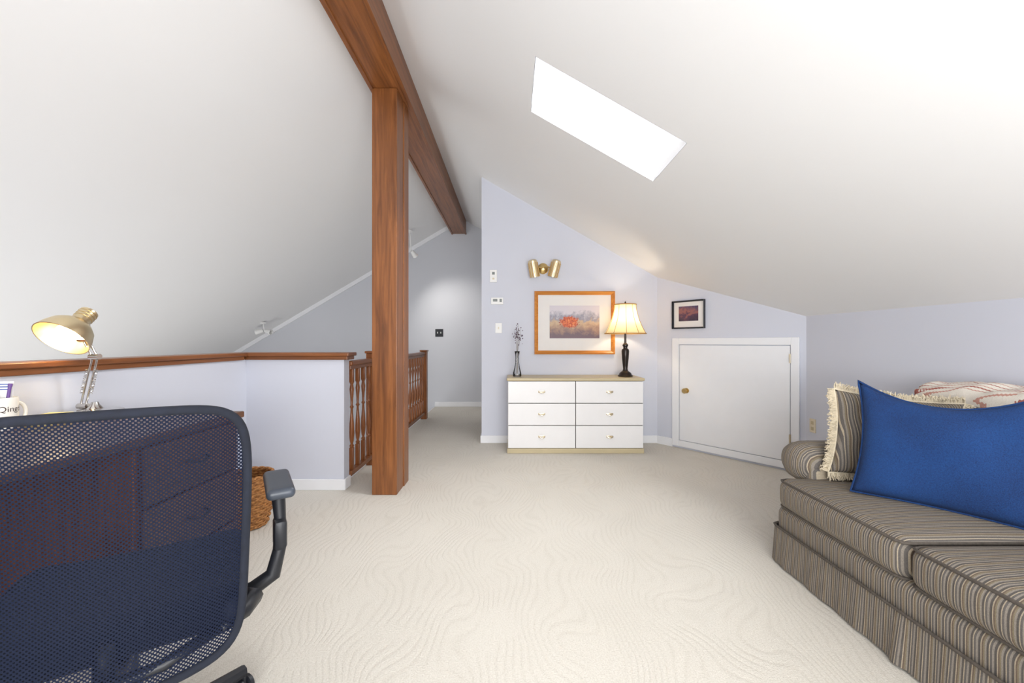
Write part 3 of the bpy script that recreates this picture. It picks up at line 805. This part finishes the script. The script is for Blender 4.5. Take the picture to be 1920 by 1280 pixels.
# ------------------------------------------------------------------ wicker basket
BX, BY = -1.65, 2.60; BH = .31
bk = root("wicker_basket", (BX, BY, 0), "round brown woven wicker basket on carpet next to the desk", "basket")
bm = bmesh.new(); NR = 18; NK = 72
grid = []
for j in range(NR*2+1):
    t = j/(NR*2); z = .005+t*BH; r = .105+.05*math.sin(t*2.2)*.7
    row = []
    for k in range(NK):
        a = 2*math.pi*k/NK; w = .005*math.sin(k*math.pi/3+(math.pi if (j//2) % 2 else 0))*math.sin(math.pi*(j % 2)+.9)
        rr = r+w; row.append(bm.verts.new((BX+rr*math.cos(a), BY+rr*math.sin(a), z)))
    grid.append(row)
for a, b in zip(grid, grid[1:]):
    for k in range(NK): bm.faces.new((a[k], a[(k+1) % NK], b[(k+1) % NK], b[k]))
bm.faces.new(grid[0])
for j in range(1, NR*2, 2):
    z = .005+j/(NR*2)*BH; r = .105+.05*math.sin(j/(NR*2)*2.2)*.7+.001
    btube(bm, [(BX+(r+.005*math.sin(k*math.pi/3+j*math.pi/2))*math.cos(2*math.pi*k/NK), BY+(r+.005*math.sin(k*math.pi/3+j*math.pi/2))*math.sin(2*math.pi*k/NK), z) for k in range(NK)], .005, 5, True)
fin("basket_body", bm, M_wicker, bk, smooth=True)
bm = bmesh.new(); r = .105+.05*math.sin(2.2)*.7
for ph in (0, math.pi):
    btube(bm, [(BX+(r+.006*math.cos(k*.8+ph))*math.cos(2*math.pi*k/NK), BY+(r+.006*math.cos(k*.8+ph))*math.sin(2*math.pi*k/NK), BH+.008+.007*math.sin(k*.8+ph)) for k in range(NK)], .008, 6, True)
fin("rim", bm, M_wicker, bk, smooth=True)

# ------------------------------------------------------------------ office chair (local frame, faces +Y)
oc = root("office_chair", (-.998, 1.085, 0), "black office chair with dark blue mesh back and armrests", "office chair", rotz=math.radians(33), local=True)
HW, Z0, Z1 = .262, .395, .995
def backpt(u, v):
    e = 8.0
    m = max(abs(u), abs(v)); l = (abs(u)**e+abs(v)**e)**(1/e) if m > 0 else 1
    s = m/l if l > 0 else 1
    x = u*s; z = v*s
    w = HW*(1-.07*((1-z)/2)**1.3-.05*max(0, z)**3)
    X = x*w; Z = (Z0+Z1)/2+z*(Z1-Z0)/2+.010*(1-x*x)*(1 if z > 0 else -1)*abs(z)
    t = (Z-Z0)/(Z1-Z0)
    Y = -.265+.055*x*x-.06*t+.024*math.sin(t*math.pi)
    return Vector((X, Y, Z))
bm = bmesh.new(); n = 30
g = [[bm.verts.new(backpt(-1+2*i/n, -1+2*j/n)) for j in range(n+1)] for i in range(n+1)]
for i in range(n):
    for j in range(n): bm.faces.new((g[i][j], g[i+1][j], g[i+1][j+1], g[i][j+1]))
fin("mesh_backrest", bm, M_meshb, oc, smooth=True)
per = [backpt(-1+2*i/n, -1) for i in range(n)]+[backpt(1, -1+2*j/n) for j in range(n)]+[backpt(1-2*i/n, 1) for i in range(n)]+[backpt(-1, 1-2*j/n) for j in range(n)]
tube("back_frame", per, .010, M_blackf, oc, 10, True, smooth=True)
bm = bmesh.new()
btube(bm, [(0, .02, .41), (0, -.14, .385), (0, -.225, .40), (0, -.235, .50)], [.025, .028, .024, .018], 10)
btube(bm, [(-.24, -.195, .46), (-.1, -.245, .425), (0, -.25, .415), (.1, -.245, .425), (.24, -.195, .46)], .014, 8)
btube(bm, [(.20, -.215, .45), (.25, -.17, .455), (.275, -.10, .445), (.25, -.03, .43)], [.014, .022, .022, .014], 8)
btube(bm, [(-.20, -.215, .45), (-.25, -.17, .455), (-.275, -.10, .445), (-.25, -.03, .43)], [.014, .022, .022, .014], 8)
fin("back_bracket", bm, M_black, oc, smooth=True)
def sb(p, h):
    q = p.copy()
    if p.z > 0: q.z += .012*(abs(p.x)/h[0])**2
    q.z -= .03*max(0, p.y/h[1])**3
    return q
rbox("seat", (0, .02, .485), (.255, .24, .05), .045, M_blackf, oc, bulge=sb)
for s in (1, -1):
    bm = bmesh.new()
    btube(bm, [(s*.18, -.01, .42), (s*.27, -.01, .42), (s*.325, -.01, .45), (s*.342, -.005, .52), (s*.345, .01, .60), (s*.34, .02, .685)], [.02, .022, .022, .018, .016, .02], 10)
    bbox(bm, s*.344-.018, s*.344+.018, -.03, .04, .52, .61, .012)
    a = fin("armrest", bm, M_black, oc, smooth='auto')
    rbox("arm_pad", (s*.342, .035, .706), (.038, .115, .016), .015, M_armpad, a)
bm = bmesh.new()
blathe(bm, [(0, .06), (.04, .06), (.045, .10), (.035, .13), (.028, .13), (.028, .28), (.02, .28), (.02, .42), (0, .42)], None, 20)
fin("gas_column", bm, M_black, oc, smooth='auto')
bm = bmesh.new(); bbox(bm, -.1, .1, -.11, .09, .405, .435, .008)
fin("seat_plate", bm, M_black, oc)
bm = bmesh.new(); ends = []
for k in range(5):
    a = math.radians(-33+66+72*k)
    e = Vector((.30*math.cos(a), .30*math.sin(a), .075)); ends.append((e, a))
    btube(bm, [(0, 0, .10), e*.5+Vector((0, 0, .055)), e], [.03, .024, .018], 8)
bas = fin("star_base", bm, M_black, oc, smooth='auto')
for e, a in ends:
    bm = bmesh.new()
    for off in (-.014, .014):
        blathe(bm, [(0, -.009), (.02, -.009), (.026, -.005), (.026, .005), (.02, .009), (0, .009)], Matrix.Translation((e.x+off*math.cos(a), e.y+off*math.sin(a), .027)) @ Matrix.Rotation(a, 4, 'Z') @ Matrix.Rotation(math.radians(90), 4, 'Y'), 18)
    btube(bm, [(e.x, e.y, .027), (e.x, e.y, .07)], .008, 8)
    fin("caster", bm, M_black, bas, smooth='auto')

# ------------------------------------------------------------------ lights
def area(name, loc, rot, sx, sy, e, col=(1, 1, 1)):
    l = bpy.data.lights.new(name, 'AREA'); l.shape = 'RECTANGLE'; l.size = sx; l.size_y = sy; l.energy = e; l.color = col
    o = bpy.data.objects.new(name, l); COL.objects.link(o); o.location = loc; o.rotation_euler = rot
area("rear_fill", (.4, YB+.03, 1.25), (math.radians(90), 0, 0), 2.5, 1.0, 78, (.98, .99, 1))  # unseen fill lamp, added to brighten the room from behind the camera
# added soft fill, no real fixture, brightening the vaulted ceiling from behind the viewpoint
area("ceiling_fill", (.5, -.9, .9), (math.radians(132), 0, 0), 2.4, .8, 62, (1, .99, .975))
c = cen+nrm*.8
area("sky_light", c, (0, math.radians(29.7), 0), 1.6, 1.4, 150, (.98, .99, 1))
area("stairwell_fill", (-3.9, 2.6, -1.6), (math.radians(180), 0, 0), 2.2, 4.5, 84, (1, .99, .97))  # added hidden fill, lights the left ceiling slope from below
def point(name, loc, e, col, r=.03):
    l = bpy.data.lights.new(name, 'POINT'); l.energy = e; l.color = col; l.shadow_soft_size = r
    o = bpy.data.objects.new(name, l); COL.objects.link(o); o.location = loc
point("table_lamp_light", (LX, LY, dz+.62), 5.5, (1, .84, .62))
point("desk_lamp_light", HC+D*.06, 1.2, (1, .85, .6), .02)
l = bpy.data.lights.new("hall_spot", 'SPOT'); l.energy = 40; l.spot_size = math.radians(100); l.spot_blend = 1.0; l.shadow_soft_size = .05; l.color = (1, .95, .88)
o = bpy.data.objects.new("hall_spot", l); COL.objects.link(o); o.location = (-1.50, 6.5, 2.42)
o.rotation_euler = (Vector((-.75, YE, 1.0))-o.location).to_track_quat('-Z', 'Y').to_euler()

w = bpy.data.worlds.new("world"); SC.world = w; w.use_nodes = True
w.node_tree.nodes["Background"].inputs[0].default_value = (.95, .97, 1, 1)
w.node_tree.nodes["Background"].inputs[1].default_value = 3.0

# ------------------------------------------------------------------ camera
cd = bpy.data.cameras.new("camera"); cd.sensor_width = 36; cd.lens = 780/1920*36; cd.clip_start = .02
co = bpy.data.objects.new("camera", cd); COL.objects.link(co); co.location = (0, 0, CH); co.rotation_euler = (math.radians(90), 0, 0)
SC.camera = co
try:
    SC.view_settings.view_transform = 'Standard'; SC.view_settings.look = 'None'; SC.view_settings.exposure = 0
except Exception: pass
